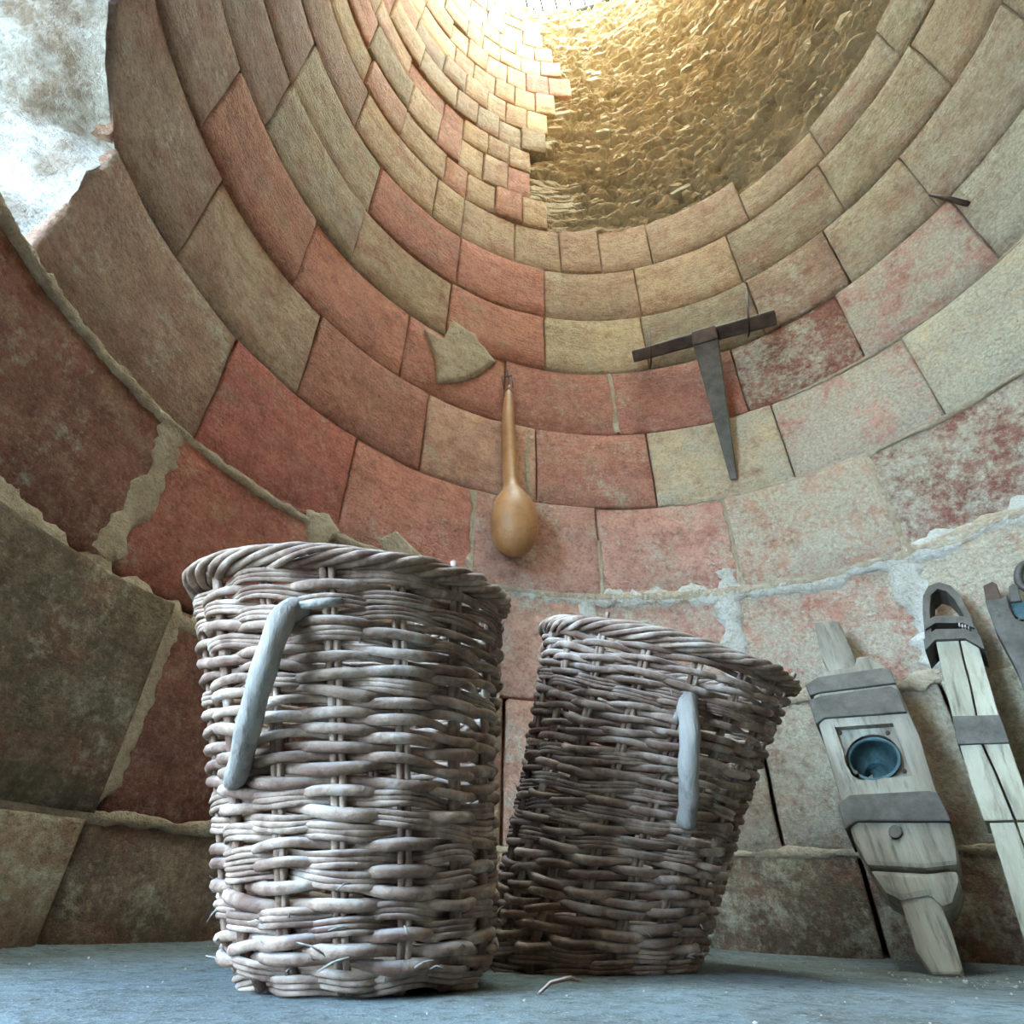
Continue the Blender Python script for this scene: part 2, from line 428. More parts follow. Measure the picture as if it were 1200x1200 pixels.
COURSES = {   # joints (azimuth), then colour and lime bloom of each block
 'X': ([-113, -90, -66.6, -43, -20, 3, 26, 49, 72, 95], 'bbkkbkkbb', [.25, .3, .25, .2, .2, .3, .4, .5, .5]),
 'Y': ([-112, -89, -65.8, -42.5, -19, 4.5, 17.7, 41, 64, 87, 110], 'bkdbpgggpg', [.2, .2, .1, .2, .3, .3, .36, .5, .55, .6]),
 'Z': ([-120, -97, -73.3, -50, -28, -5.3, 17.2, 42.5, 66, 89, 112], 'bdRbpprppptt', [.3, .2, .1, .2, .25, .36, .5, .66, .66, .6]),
 'A': ([-94, -70.5, -48, -25.5, -2.5, 20.4, 43.7, 66.5, 90, 113], 'bRrpppdgt', [.22, .1, .15, .25, .25, .46, .5, .62, .6]),
 'B': ([-105, -82, -59.3, -36, -13.4, 9.1, 32.9, 55.6, 79, 102], 'btrprypyts', [.2, .12, .05, .15, .2, .4, .60, .66, .6]),
 'C': ([-111, -88.1, -65.7, -42.4, -20, 3.6, 29, 49.8, 71.2, 94, 117], 'brrrrrdpgg', [.1, .1, .05, .1, .1, .12, .35, .5, .55, .5]),
 'D': ([-126, -103.5, -80.4, -57.3, -34, -10.9, 12.2, 36.3, 53, 69.4, 92, 115], 'bbgtrtgbgggg', [.1, .1, .1, .12, .05, .12, .15, .3, .35, .4, .4]),
 'E': ([-126, -103, -80.1, -56.3, -33, -10.4, 12.7, 35.6, 58, 81, 104], 'bbgrrttggg', [.1, .1, .12, .05, .05, .12, .15, .3, .35, .35]),
 'F': ([-111, -88, -65, -41.3, -33, -18.2, -5.8, 4.8, 17.8, 41.5, 60, 79, 98], 'bbtttttttggg', [.1, .1, .12, .12, .1, .1, .12, .12, .15, .3, .3, .3]),
}
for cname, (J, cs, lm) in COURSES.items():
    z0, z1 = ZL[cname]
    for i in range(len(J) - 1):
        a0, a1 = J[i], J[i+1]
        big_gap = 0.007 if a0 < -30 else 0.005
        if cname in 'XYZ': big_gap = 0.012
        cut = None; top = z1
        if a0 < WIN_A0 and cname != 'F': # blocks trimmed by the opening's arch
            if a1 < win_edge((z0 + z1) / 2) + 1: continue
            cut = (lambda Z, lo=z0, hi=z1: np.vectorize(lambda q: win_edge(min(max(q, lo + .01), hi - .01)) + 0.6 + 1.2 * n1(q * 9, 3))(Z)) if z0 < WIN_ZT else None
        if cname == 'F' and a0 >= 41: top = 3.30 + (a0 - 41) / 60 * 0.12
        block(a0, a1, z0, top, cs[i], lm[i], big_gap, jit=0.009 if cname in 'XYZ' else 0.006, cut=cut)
# small courses higher up, ending in a broken edge against the bare rubble
ZS = [3.45, 3.77, 4.13, 4.42, 4.76, 5.09, 5.44, 5.81, 6.13, 6.44, 6.78, 7.05, 7.35, TOP]
END = [-8.9, -13.4, -13.3, -8.2, -7.0, -4.0, 2.6, -0.5, -3.4, -7.2, -8.0, -14, -15]
for i in range(len(ZS) - 1):
    a = END[i]; wbase = rng.uniform(-0.6, 0.6)
    while a > -112:
        near = a > -38
        wdt = rng.uniform(7.0, 8.6) if near else rng.uniform(10.5, 16)
        b = a - wdt
        col = rng.choice('ttsssgy' if i > 3 else 'ttgptt')
        if rng.random() < 0.10: col = 'p'
        if i in (6, 8) and a > -8: col = 'p'
        block(b, a, ZS[i], ZS[i+1], col, rng.uniform(0, .2), 0.007, 0.14, jit=0.011)
        a = b

# bare rubble core where the facing has fallen
def rubble():
    a0, a1, z0, z1 = -17.0, 118.0, 3.20, TOP
    na, nz = 460, 700
    A = np.linspace(a0, a1, na)[None, :].repeat(nz, 0); Z = np.linspace(z0, z1, nz)[:, None].repeat(na, 1)
    S = np.radians(A) * R
    wx = S + 0.07 * fbm(S * 4, Z * 4, 0.0, 31, 3); wz = Z + 0.03 * fbm(S * 4, Z * 4, 5.0, 32, 3) - 0.10 * S
    n_a = fbm(wx * 3.2, wz * 11, 0.0, 41, 3); n_b = fbm(wx * 6.5, wz * 19, 7.0, 42, 3)
    crev = np.exp(-(n_a / 0.075) ** 2) * 0.055 + np.exp(-(n_b / 0.06) ** 2) * 0.035      # dark seams between the beds
    lump = fbm(wx * 9, wz * 22, 1.0, 43, 3)
    bigv = fbm(S * 1.6, Z * 1.6, 2.0, 44, 3)
    D = 0.028 + crev - 0.050 * lump + 0.05 * bigv + 0.012 * fbm(wx * 34, wz * 60, 3.0, 47, 2) + 0.03 * np.floor(n_b * 4) / 4
    D = np.clip(D, -0.02, 0.125)
    D = np.maximum(D, 0.03 - 0.05 * np.clip((A + 6) / 14, 0, 1))
    edge = np.clip((Z - 3.3) / 0.15, 0, 1)
    D = D * edge + 0.05 * (1 - edge)
    rr = R + D
    V = np.stack([CX + rr * np.sin(np.radians(A)), CY + rr * np.cos(np.radians(A)), Z], -1).reshape(-1, 3)
    idx = np.arange(na * nz).reshape(nz, na)
    Fc = np.stack([idx[:-1, :-1], idx[:-1, 1:], idx[1:, 1:], idx[1:, :-1]], -1).reshape(-1, 4)
    o = mesh_obj('rubble_core', V, Fc.tolist(), M['rubble'], wall, True)
    o['kind'] = 'stuff'
    # flat broken stones sticking out of the core
    rs = random.Random(3); V, Fc = [], []
    for q in range(420):
        az = rs.uniform(6, 116); z = 3.47 + (TOP - 3.5) * rs.random()
        L, T, Dp = rs.uniform(0.025, 0.08), rs.uniform(0.010, 0.024), rs.uniform(0.03, 0.05)
        c = cyl(az, z, R + 0.060 + rs.uniform(-0.02, 0.02))
        a = math.radians(az); tx = Vector((math.cos(a), -math.sin(a), 0)); nr = Vector((-math.sin(a), -math.cos(a), 0)); up = Vector((0, 0, 1))
        ro = rs.gauss(0.10, 0.10); tt = tx * math.cos(ro) + up * math.sin(ro); uu = -tx * math.sin(ro) + up * math.cos(ro)
        k = len(V)
        for sz in (-1, 1):
            for sx, sy in ((-1, -1), (1, -1), (1.0, 0.6), (0.3, 1), (-0.6, 0.9)):
                V.append(c + tt * (sx * L * rs.uniform(.6, 1.1)) + nr * (sy * Dp * rs.uniform(.6, 1.1)) + uu * (sz * T * rs.uniform(.6, 1.3)))
        Fc += [(k+4, k+3, k+2, k+1, k), (k+5, k+6, k+7, k+8, k+9)] + [(k+i, k+(i+1) % 5, k+5+(i+1) % 5, k+5+i) for i in range(5)]
    o = mesh_obj('rubble_stones', V, Fc, M['rubble'], wall, False)
    o['kind'] = 'stuff'
rubble()

# mortar beads ---------------------------------------------------------------
def bead(pts, width, seed, proud=0.0015, mat='mortar', name='mortar_bead'):
    """strip of mortar over a joint: pts (azimuth, z), width(t) in metres"""
    n = max(6, int(sum(math.hypot((b[0]-a[0]) * 0.0218, b[1]-a[1]) for a, b in zip(pts[:-1], pts[1:])) / 0.011))
    P = spline([Vector((a * 0.0218, z, 0)) for a, z in pts], n)
    V, Fc = [], []
    for i, p in enumerate(P):
        t = i / (n - 1); a = P[max(i-1, 0)]; b = P[min(i+1, n-1)]
        d = (b - a).normalized(); nr = Vector((-d.y, d.x, 0)); wd = width(t) if callable(width) else width
        w1 = wd * max(0.35, 1.1 + 1.3 * n1(i * 0.30, seed, 5)); w2 = wd * max(0.35, 1.1 + 1.3 * n1(i * 0.30 + 50, seed + 1, 5))
        for s, dd in ((-1.0, 0.02), (-0.9, 0.004), (-0.55, -proud), (0.0, -proud * 1.1), (0.55, -proud), (0.9, 0.004), (1.0, 0.02)):
            q = p + nr * (s * (w2 if s > 0 else w1) * 0.5)
            V.append(cyl(q.x / 0.0218, q.y, R + dd - 0.002 + 0.0025 * n1(i * 0.8 + s * 3, seed + 2)))
    for i in range(n - 1):
        for k in range(6): Fc.append((i*7+k, i*7+k+1, (i+1)*7+k+1, (i+1)*7+k))
    return mesh_obj(name, V, Fc, M[mat], wall, True)
L1 = 1.01
bead([(-98.5, L1+.005), (-85, L1), (-60, L1), (-30, L1-.005), (-5, L1), (20, L1), (60, L1), (100, L1)], lambda t: 0.030 + 0.030 * max(0, t - 0.30), 1, 0.003)
bead([(-20, L1-.005), (-5, L1-.004), (20, L1-.004), (60, L1-.004), (100, L1-.004)], lambda t: 0.035 + 0.055 * t ** 0.7, 31, 0.002, 'plaster')
bead([(-73.3, L1), (-72.8, 0.85), (-75, 0.64)], 0.075, 2)
bead([(-98, 0.645), (-90, 0.63), (-75, 0.60), (-60, 0.585), (-40, 0.61), (-20, 0.62)], lambda t: 0.10 - 0.06 * t, 3)
bead([(-65.8, 0.6), (-65.4, 0.4), (-66.4, 0.2)], 0.045, 4)
bead([(-5.3, L1), (-5.0, 0.8), (-5.3, 0.62)], 0.055, 5, mat='plaster')
bead([(18.6, 1.10), (17.4, L1), (17.2, 0.8), (17.0, 0.62)], 0.066, 6, mat='plaster')
bead([(42.5, L1), (43, 0.8), (42.5, 0.62)], 0.085, 7, mat='plaster')
bead([(43.7, 1.40), (43.9, 1.2), (43.7, L1)], 0.03, 8)
bead([(-25.5, 1.40), (-25.1, 1.2), (-25.6, L1)], 0.034, 9)
bead([(-2.6, 1.25), (-2.6, 1.1), (-3, L1)], 0.034, 10)
bead([(20.4, 1.40), (20.5, 1.2), (20, L1)], 0.022, 11)
bead([(12, 1.41), (40, 1.41), (70, 1.415), (100, 1.41)], 0.018, 12)
bead([(35, 1.81), (60, 1.815), (100, 1.81)], 0.016, 13)
bead([(0, 0.62), (40, 0.62), (100, 0.62)], 0.045, 14)
bead([(-98, 0.2), (-60, 0.2), (0, 0.2), (60, 0.2), (105, 0.2)], 0.022, 15)
bead([(3.2, 2.2), (3.6, 2.0), (3.4, 1.82)], 0.02, 16)
bead([(-14.6, 1.80), (-15.5, 1.6), (-15.0, 1.42)], 0.03, 17)
def patch(px, name, mat, proud, seed):
    """thin plaster patch lying on the blocks, outline from photo pixels on the wall"""
    P = [azz(on_wall(x, y)) for x, y in px]
    bm = bmesh.new(); vs = [bm.verts.new((a * 0.0218, z, 0)) for a, z in P]
    bm.faces.new(vs); bmesh.ops.triangulate(bm, faces=bm.faces[:])
    bmesh.ops.subdivide_edges(bm, edges=bm.edges[:], cuts=3, use_grid_fill=True)
    bmesh.ops.subdivide_edges(bm, edges=bm.edges[:], cuts=1, use_grid_fill=True)
    for v in bm.verts:
        a, z = v.co.x / 0.0218, v.co.y; bd = v.is_boundary
        if bd: a += 0.25 * n1(v.co.x * 60 + z * 40, seed); z += 0.006 * n1(v.co.y * 60 + a, seed + 1)
        v.co = cyl(a, z, R - (0 if bd else proud) - 0.004 + 0.004 * n1(v.co.x * 50 + v.co.y * 83, seed + 2))
    r = bmesh.ops.extrude_edge_only(bm, edges=[e for e in bm.edges if e.is_boundary])
    for g in r['geom']:
        if isinstance(g, bmesh.types.BMVert):
            d = Vector((g.co.x - CX, g.co.y - CY, 0)).normalized(); g.co += d * 0.03
    return bm_obj(name, bm, M[mat], wall, True)
patch([(497, 387), (520, 397), (530, 376), (556, 392), (580, 425), (560, 440), (545, 446), (512, 450), (510, 420)], 'plaster_patch', 'mortar', 0.006, 21)
patch([(360, 598), (384, 604), (398, 625), (372, 648), (360, 640)], 'plaster_patch', 'mortar', 0.005, 24)
patch([(445, 632), (462, 622), (480, 640), (500, 658), (455, 662)], 'plaster_patch', 'mortar', 0.005, 27)

# ------------------------------------------------------------------ floor, ground outside
def floor_z(x, y):
    t = min(max((x - 0.15) / 0.7, 0), 1); t = t * t * (3 - 2 * t)
    s = min(max((-x - 0.3) / 0.5, 0), 1)
    return -0.034 * t * min(max((y - 0.5) / 0.7, 0), 1) + 0.008 * s
def make_floor():
    V, Fc = [], []; N, K = 120, 90
    for k in range(K + 1):
        r = (RB + 0.03) * (k / K)
        for i in range(N):
            a = 2 * math.pi * i / N; x, y = CX + r * math.sin(a), CY + r * math.cos(a)
            z = floor_z(x, y) + 0.0025 * float(fbm(x * 9, y * 9, 0.0, 61, 3)) + 0.001 * float(vnoise(x * 40, y * 40, 0.0, 62))
            e = max(0, (r - R + 0.10) / 0.14); z += 0.010 * e * e
            V.append((x, y, z))
    for k in range(K):
        for i in range(N):
            j = (i + 1) % N; Fc.append((k*N+i, (k+1)*N+i, (k+1)*N+j, k*N+j))
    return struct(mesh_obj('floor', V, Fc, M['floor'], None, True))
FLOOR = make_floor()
def ground_out():
    V, Fc = [], []; N = 64
    for r in (R + 0.6, 40.0):
        for i in range(N):
            a = 2 * math.pi * i / N; V.append((CX + r * math.sin(a), CY + r * math.cos(a), -0.05))
    Fc = [(i, N + i, N + (i+1) % N, (i+1) % N) for i in range(N)]
    return struct(mesh_obj('floor_outside', V, Fc, M['earth']))
ground_out()

# ------------------------------------------------------------------ skylight bars over the mouth of the shaft
sky = thing('skylight', 'glazed skylight with slanting iron bars over the bright mouth of the shaft', 'skylight', (CX, CY, TOP))
for k in range(-9, 10):
    o = k * 0.14; half = math.sqrt(max((R + 0.05) ** 2 - o * o, 0.01))
    d = Vector((math.sin(math.radians(20)), math.cos(math.radians(20)), 0)); s = Vector((d.y, -d.x, 0))
    c = Vector((CX, CY, TOP + 0.03)) + s * o
    tube('bar', [c - d * half, c, c + d * half], 0.012, M['iron'], sky, 6)
def glazing():
    t = NT('yellowed_glazing'); t.t.nodes.remove(t.b)
    tr = t.n('ShaderNodeBsdfTransparent'); tr.inputs[0].default_value = (0.94, 0.82, 0.58, 1)
    gl = t.n('ShaderNodeBsdfGlossy'); gl.inputs['Roughness'].default_value = 0.1
    mx = t.n('ShaderNodeMixShader'); mx.inputs[0].default_value = 0.05
    t.l(tr.outputs[0], mx.inputs[1]); t.l(gl.outputs[0], mx.inputs[2])
    t.l(mx.outputs[0], t.t.nodes['Material Output'].inputs['Surface'])
    return t.m
M['glazing'] = glazing()
d = Vector((math.sin(math.radians(20)), math.cos(math.radians(20)), 0)); s = Vector((d.y, -d.x, 0))
for k in range(-10, 10):
    pts = []
    for o_ in (k * 0.14, (k + 1) * 0.14):
        half = math.sqrt(max((R + 0.10) ** 2 - o_ * o_, 0)); c = Vector((CX, CY, TOP + 0.05)) + s * o_
        pts.append((c - d * half, c + d * half))
    to_parent(mesh_obj('pane', [pts[0][0], pts[1][0], pts[1][1], pts[0][1]], [(0, 1, 2, 3)], M['glazing']), sky)
tube('rim_ring', [cyl(a, TOP + 0.02, R + 0.06) for a in range(0, 360, 6)], 0.03, M['iron'], sky, 6, True)

# ------------------------------------------------------------------ wicker baskets
class Basket:
    FR = [0, .06, .25, .5, .75, 1.0]
    def __init__(s, p, z0):
        s.bx, s.by, s.lx, s.ly, s.h, s.sx, s.sy = p[:7]; s.rs = p[7:]; s.z0 = z0
    def r(s, f):
        return float(np.interp(f, s.FR, s.rs))
    def P(s, th, f, off=0.0):
        r = s.r(min(max(f, 0), 1)) + off; c, d = math.cos(th), math.sin(th)
        g = max(f, 0)
        return Vector((s.bx + s.lx*f + r*c, s.by + s.ly*f + r*d, s.z0 + s.h*f + g*r*(c*s.sx + d*s.sy)))
    def at_px(s, x, y, off=0.0):
        best = None
        for i in range(0, 240):
            th = math.pi + math.pi * i / 240
            for k in range(0, 101):
                q = to_px(s.P(th, k / 100, off)); e = (q[0]-x)**2 + (q[1]-y)**2
                if best is None or e < best[0]: best = (e, th, k / 100)
        return best[1], best[2]
def make_basket(name, label, p, z0, N, rows, seed, rod, handle_px, handle_r, rim_minor):
    B = Basket(p, z0); rs = random.Random(seed)
    root = thing(name, label, 'basket', (B.bx, B.by, z0))
    ph0 = rs.uniform(0, 6.28)
    # bottom: a woven disc
    V, Fc = [Vector((B.bx, B.by, z0 + 0.012))], []
    for k in range(1, 7):
        for i in range(48):
            a = 2*math.pi*i/48; rr = (B.r(0) - 0.003) * k / 6
            V.append(Vector((B.bx + rr*math.cos(a), B.by + rr*math.sin(a), z0 + 0.012 + 0.003 * math.cos(a*N/2 + k*math.pi))))
    Fc += [(0, 1+i, 1+(i+1) % 48) for i in range(48)]
    for k in range(5):
        for i in range(48): Fc.append((1+k*48+i, 1+(k+1)*48+i, 1+(k+1)*48+(i+1) % 48, 1+k*48+(i+1) % 48))
    to_parent(mesh_obj('woven_bottom', V, Fc, M['wicker'], None, True), root)
    # upright stakes, in pairs
    for k in range(N):
        for s_ in (-1, 1):
            a = ph0 + 2*math.pi*k/N + s_ * 0.022 + rs.uniform(-.008, .008)
            pts = [B.P(a + 0.012*math.sin(f*5 + k), f, 0.0005) for f in [i/12 for i in range(13)]]
            tube('stake', pts, [rod * rs.uniform(.72, .95)] * 13, M['wicker'], root, 6)
    # weavers: one rod (or a bundle of thin ones) per row, over one stake and under the next
    amp = rod * 1.25
    f = 0.012; j = 0
    pitch = 0.965 / rows
    while f < 0.965:
        bundle = rs.random() < 0.30 or j < 2
        n = N * 8; count = 3 if bundle else 1
        jit = [rs.uniform(0, 100) for _ in range(3)]
        for q in range(count):
            pts, rad = [], []
            for i in range(n):
                th = ph0 + 2*math.pi*i/n
                wv = math.cos(N/2*2*math.pi*i/n + math.pi*j)
                wv = math.copysign(abs(wv) ** 0.75, wv)
                zz = 0.0030 * math.sin(2*th + jit[0]) + 0.0022 * math.sin(5*th + jit[1]) + 0.0016 * math.sin(9*th + jit[2])
                ff = f + (zz + (q - (count-1)/2) * rod * 0.95) / B.h
                base = rod * (0.55 if bundle else 1.0)
                pts.append(B.P(th, ff, amp * wv + rod * 0.15 * math.sin(13*th + jit[q])))
                rad.append(base * (1 + 0.10 * math.sin(3*th + jit[1]) + 0.08 * math.sin(7*th + jit[2] + q) + 0.07 * wv))
            tube('weaver', pts, rad, M['wicker'], root, 7, True)
        f += pitch * rs.uniform(.88, 1.12); j += 1
    # plaited rim: strands winding round the top edge
    S = 8; n = 300; wind = 6
    for q in range(S):
        pts, rad = [], []
        o1 = 2*math.pi*q/S; jj = rs.uniform(0, 9)
        for i in range(n):
            th = 2*math.pi*i/n; t = wind*th + o1
            m = rim_minor * (0.92 + 0.16 * math.sin(3*th + jj) + 0.13 * math.sin(7*th + 2.3*jj))
            pt = B.P(th, 1.0 + (m * 0.75 * math.sin(t)) / B.h, m * math.cos(t) + 0.001*math.sin(11*th+jj))
            pts.append(pt); rad.append(rod * (0.86 + 0.16 * math.sin(5*th + jj) + 0.08 * math.sin(17*th + 2*jj)))
        tube('rim_strand', pts, rad, M['wicker'], root, 7, True)
    # broken stake ends and stray twigs
    for k in range(6):
        a = ph0 + 2*math.pi*rs.randrange(N)/N
        tube('stake_end', [B.P(a, 0.97), B.P(a, 1.0 + (rim_minor + 0.008)/B.h, rs.uniform(-.004, .006))], [rod*.9, rod*.8], M['wicker'], root, 6)
    for k in range(26):
        a = rs.uniform(math.pi*0.95, math.pi*2.05); ff = rs.choice([rs.uniform(0.02, .15), rs.uniform(.1, .9)])
        L = rs.uniform(.012, .03); d = rs.uniform(-1, 1)
        p0 = B.P(a, ff, amp + rod*0.7); p1 = B.P(a + d*L/B.r(ff), ff + rs.uniform(-.5, .5)*L/B.h, amp + rod + rs.uniform(.002, .010))
        tube('stray_twig', [p0, (p0+p1)/2 + Vector((0, 0, .002)), p1], [.0009, .0009, .0005], M['handle'], root, 5)
    # bent branch handle standing off the side
    pts = []
    m = len(handle_px)
    for k, (x, y, off) in enumerate(handle_px):
        th, ff = B.at_px(x, y, off); pts.append(B.P(th, ff, off))
    sp = spline(pts, 28)
    rad = [handle_r * (1.06 - 0.22*i/27 + 0.05*math.sin(i*1.3)) for i in range(28)]
    tube('handle', sp, rad, M['handle'], root, 10)
    return B, root
b1 = make_basket('wicker_basket', 'upright tall round wicker basket with a pale curved branch handle', [-0.159, 0.816, -0.069, -0.038, 0.434, 0.004, 0.183, 0.122, 0.142, 0.154, 0.169, 0.188, 0.207], 0.004, 16, 41, 11, 0.0055,
    [(352, 716, -.004), (336, 716, .016), (322, 745, .032), (306, 795, .036), (292, 850, .030), (281, 895, .018), (275, 916, .004), (274, 925, -.01)], 0.0135, 0.0155)
b2 = make_basket('wicker_basket', 'sagging wicker basket leaning over to one side with a slanting rim', [0.12, 1.092, 0.164, -0.034, 0.467, -0.285, 0.272, 0.150, 0.159, 0.165, 0.175, 0.19, 0.21], -0.003, 18, 46, 23, 0.0053,
    [(806, 820, -.006), (806, 832, .014), (808, 860, .030), (808, 900, .033), (806, 940, .024), (803, 968, .012)], 0.0150, 0.0165)
# the prop sticks that hold the handles' upper ends
def stick(B, root, a, b, r):
    P = [B[0].P(*B[0].at_px(x, y, off), off) for x, y, off in (a, b)]
    tube('handle_peg', [P[0], (P[0]+P[1])/2, P[1]], [r, r*.9, r*.8], M['handle'], root, 8)
stick(b1, b1[1], (345, 712, .010), (402, 706, .008), 0.0058)
stick(b2, b2[1], (790, 845, .010), (797, 832, .010), 0.0058)

# ------------------------------------------------------------------ flat-faced timbers leaning on the wall
def frame(Bp, Tp):
    u = (Tp - Bp).normalized(); mid = (Bp + Tp) / 2
    n = (CAM - mid); n = (n - u * n.dot(u)).normalized()
    return Bp, n
def prism(name, px, fr, d0, d1, mat, parent, bevel=0.004, sub=0, warp=0.0):
    p0, n = fr; q = p0 + n * d0
    bm = bmesh.new(); P = [on_plane(x, y, q, n) for x, y in px]
    f = bm.faces.new([bm.verts.new(p) for p in P])
    if f.normal.dot(n) < 0 or (f.normal_update() or f.normal.dot(n) < 0): f.normal_flip()
    r = bmesh.ops.extrude_face_region(bm, geom=[f])
    for g in r['geom']:
        if isinstance(g, bmesh.types.BMVert): g.co -= n * (d0 - d1)
    bmesh.ops.recalc_face_normals(bm, faces=bm.faces[:])
    o = bm_obj(name, bm, mat, None, False, bevel, 2)
    if parent: to_parent(o, parent)
    return o
def disc_on(name, px, rpx, fr, d0, d1, mat, parent, nseg=20, asp=1.0):
    return prism(name, [(px[0] + rpx*math.cos(2*math.pi*k/nseg), px[1] + rpx*asp*math.sin(2*math.pi*k/nseg)) for k in range(nseg)], fr, d0, d1, mat, parent, 0.0015)
def boolean_cut(o, cutter):
    md = o.modifiers.new('cut', 'BOOLEAN'); md.operation = 'DIFFERENCE'; md.object = cutter; md.solver = 'EXACT'
    bpy.context.view_layer.update()
    dg = bpy.context.evaluated_depsgraph_get()
    me = bpy.data.meshes.new_from_object(o.evaluated_get(dg))
    o.modifiers.clear(); o.data = me
    bpy.data.objects.remove(cutter)
def on_floor(x, y, z):
    v = ray(x, y); return CAM + v * ((z - CAM_H) / v.z)

Bp = on_floor(1108, 1143, -0.030); Tp = on_wall(968, 735, 0.115)
FR1 = frame(Bp, Tp)
M['old_wood'] = wood_material('weathered_oak', srgb(164, 156, 138), srgb(116, 104, 88), srgb(56, 46, 38), axis=Tp - Bp)
tim = thing('iron_bound_timber', 'heavy timber block with three iron bands and a round metal socket', 'timber', Bp)
body = prism('body', [(950, 797), (965, 786), (1000, 780), (1003, 769), (1018, 768), (1032, 776), (1044, 787), (1062, 826), (1078, 862), (1098, 928), (1113, 960), (1121, 992), (1123, 1014), (1085, 1018), (1016, 1014), (1000, 985), (985, 938), (968, 880), (957, 842)], FR1, 0.0, -0.12, M['old_wood'], tim, 0.010)
boolean_cut(body, prism('cutter', [(978, 852), (1046, 847), (1069, 909), (1000, 914)], FR1, 0.001, -0.018, M['old_wood'], tim, 0))
boolean_cut(body, disc_on('cutter', (1022, 885), 33, FR1, 0.001, -0.112, M['old_wood'], tim, 28, 0.88))
prism('top_tenon', [(954, 730), (968, 727), (983, 728), (1001, 768), (1004, 784), (972, 788), (962, 768)], FR1, -0.02, -0.07, M['old_wood'], tim, 0.004)
prism('bottom_tenon', [(1046, 1030), (1092, 1028), (1100, 1052), (1117, 1095), (1128, 1136), (1125, 1143), (1093, 1143), (1073, 1113), (1062, 1078), (1053, 1050)], FR1, -0.012, -0.07, M['old_wood'], tim, 0.006)
prism('iron_band', [(943, 802), (958, 793), (1035, 782), (1044, 785), (1050, 800), (960, 811), (949, 815)], FR1, 0.008, -0.126, M['iron'], tim, 0.004)
prism('iron_band', [(947, 820), (962, 815), (1044, 803), (1052, 808), (1063, 834), (966, 841), (956, 849)], FR1, 0.008, -0.126, M['iron'], tim, 0.004)
prism('iron_band', [(981, 942), (996, 931), (1088, 926), (1099, 928), (1115, 962), (1004, 962), (990, 972)], FR1, 0.009, -0.126, M['iron'], tim, 0.004)
prism('end_piece', [(1017, 1018), (1085, 1022), (1122, 1018), (1125, 1034), (1117, 1058), (1104, 1064), (1090, 1050), (1056, 1056), (1037, 1046)], FR1, -0.006, -0.115, M['old_wood'], tim, 0.012)
disc_on('bolt_head', (1049, 974), 8, FR1, 0.008, -0.01, M['iron'], tim, 14)
for q in ((984, 858), (1040, 858), (1060, 903), (1003, 905)): disc_on('nail', q, 2.6, FR1, -0.013, -0.03, M['rust_iron'], tim, 8)
# bronze socket cup inside the hole, with its dark lower bore
def socket():
    p0, n = FR1; q = p0
    c = on_plane(1022, 885, q, n) - n * 0.016; ex = (on_plane(1055, 885, q, n) - c); R1 = ex.length
    ex.normalize(); ey = n.cross(ex)
    prof = [(1.0, 0.0), (0.90, 0.002), (0.87, -0.008), (0.84, -0.035), (0.70, -0.055), (0.50, -0.060), (0.46, -0.064), (0.44, -0.092)]
    V, Fc = [], []; K = 32; sh = ey * (-R1 * 0.22) + ex * (-R1 * 0.05)
    for i, (rr, d) in enumerate(prof):
        sft = sh * (max(0, -d - 0.035) / 0.05)
        for k in range(K):
            a = 2*math.pi*k/K; V.append(c + sft + ex * (math.cos(a)*rr*R1) + ey * (math.sin(a)*rr*R1*0.94) + n * d)
    for i in range(len(prof) - 1):
        for k in range(K): Fc.append((i*K+k, i*K+(k+1) % K, (i+1)*K+(k+1) % K, (i+1)*K+k))
    Fc.append(tuple((len(prof)-1)*K + k for k in range(K)))
    to_parent(mesh_obj('socket_cup', V, Fc, M['socket'], None, True), tim)
socket()

Bq = on_floor(1240, 1150, -0.034); Tq = on_wall(1105, 690, 0.095)
FR2 = frame(Bq, Tq)
M['pale_wood'] = wood_material('pale_weathered_beam', srgb(186, 178, 154), srgb(142, 132, 110), srgb(84, 72, 58), axis=Tq - Bq)
beam = thing('banded_beam', 'long pale split beam with iron bands and an iron stirrup loop on top', 'beam', Bq)
prism('plank', [(1096, 750), (1123, 748), (1128, 772), (1136, 802), (1143, 836), (1150, 872), (1165, 905), (1188, 961), (1153, 962), (1136, 912), (1124, 872), (1116, 841)], FR2, 0.0, -0.085, M['pale_wood'], beam, 0.003)
prism('plank', [(1124.5, 748), (1144, 748), (1171, 839), (1182, 870), (1200, 921), (1214, 961), (1191, 961), (1168, 905), (1153, 872), (1145, 836), (1138, 802), (1130, 772)], FR2, 0.0, -0.085, M['pale_wood'], beam, 0.003)
prism('plank', [(1159, 964), (1189, 963.5), (1206, 1010), (1246, 1130), (1240, 1150), (1214, 1150)], FR2, -0.004, -0.085, M['pale_wood'], beam, 0.003)
prism('plank', [(1191, 963.5), (1215, 963), (1274, 1135), (1270, 1150), (1243, 1150), (1248, 1130), (1208, 1010)], FR2, -0.004, -0.085, M['pale_wood'], beam, 0.003)
prism('stirrup', [(1084, 752), (1081, 715), (1081.5, 698), (1088, 686), (1100, 682), (1114, 686), (1126, 698), (1139, 724), (1151, 752), (1144, 752), (1131, 724), (1118, 702), (1109, 693), (1099, 690), (1091, 697), (1089.5, 715), (1093, 752)], FR2, 0.004, -0.075, M['iron'], beam, 0.002)
prism('iron_band', [(1083, 728), (1096, 721.5), (1129, 722), (1139, 727), (1142, 736), (1128, 730), (1096, 730), (1084, 738)], FR2, 0.012, -0.09, M['iron'], beam, 0.0015)
prism('iron_band', [(1082, 749), (1096, 737), (1131, 736.5), (1149, 745), (1154, 761), (1131, 748), (1096, 749.5), (1084, 763)], FR2, 0.012, -0.09, M['iron'], beam, 0.0015)
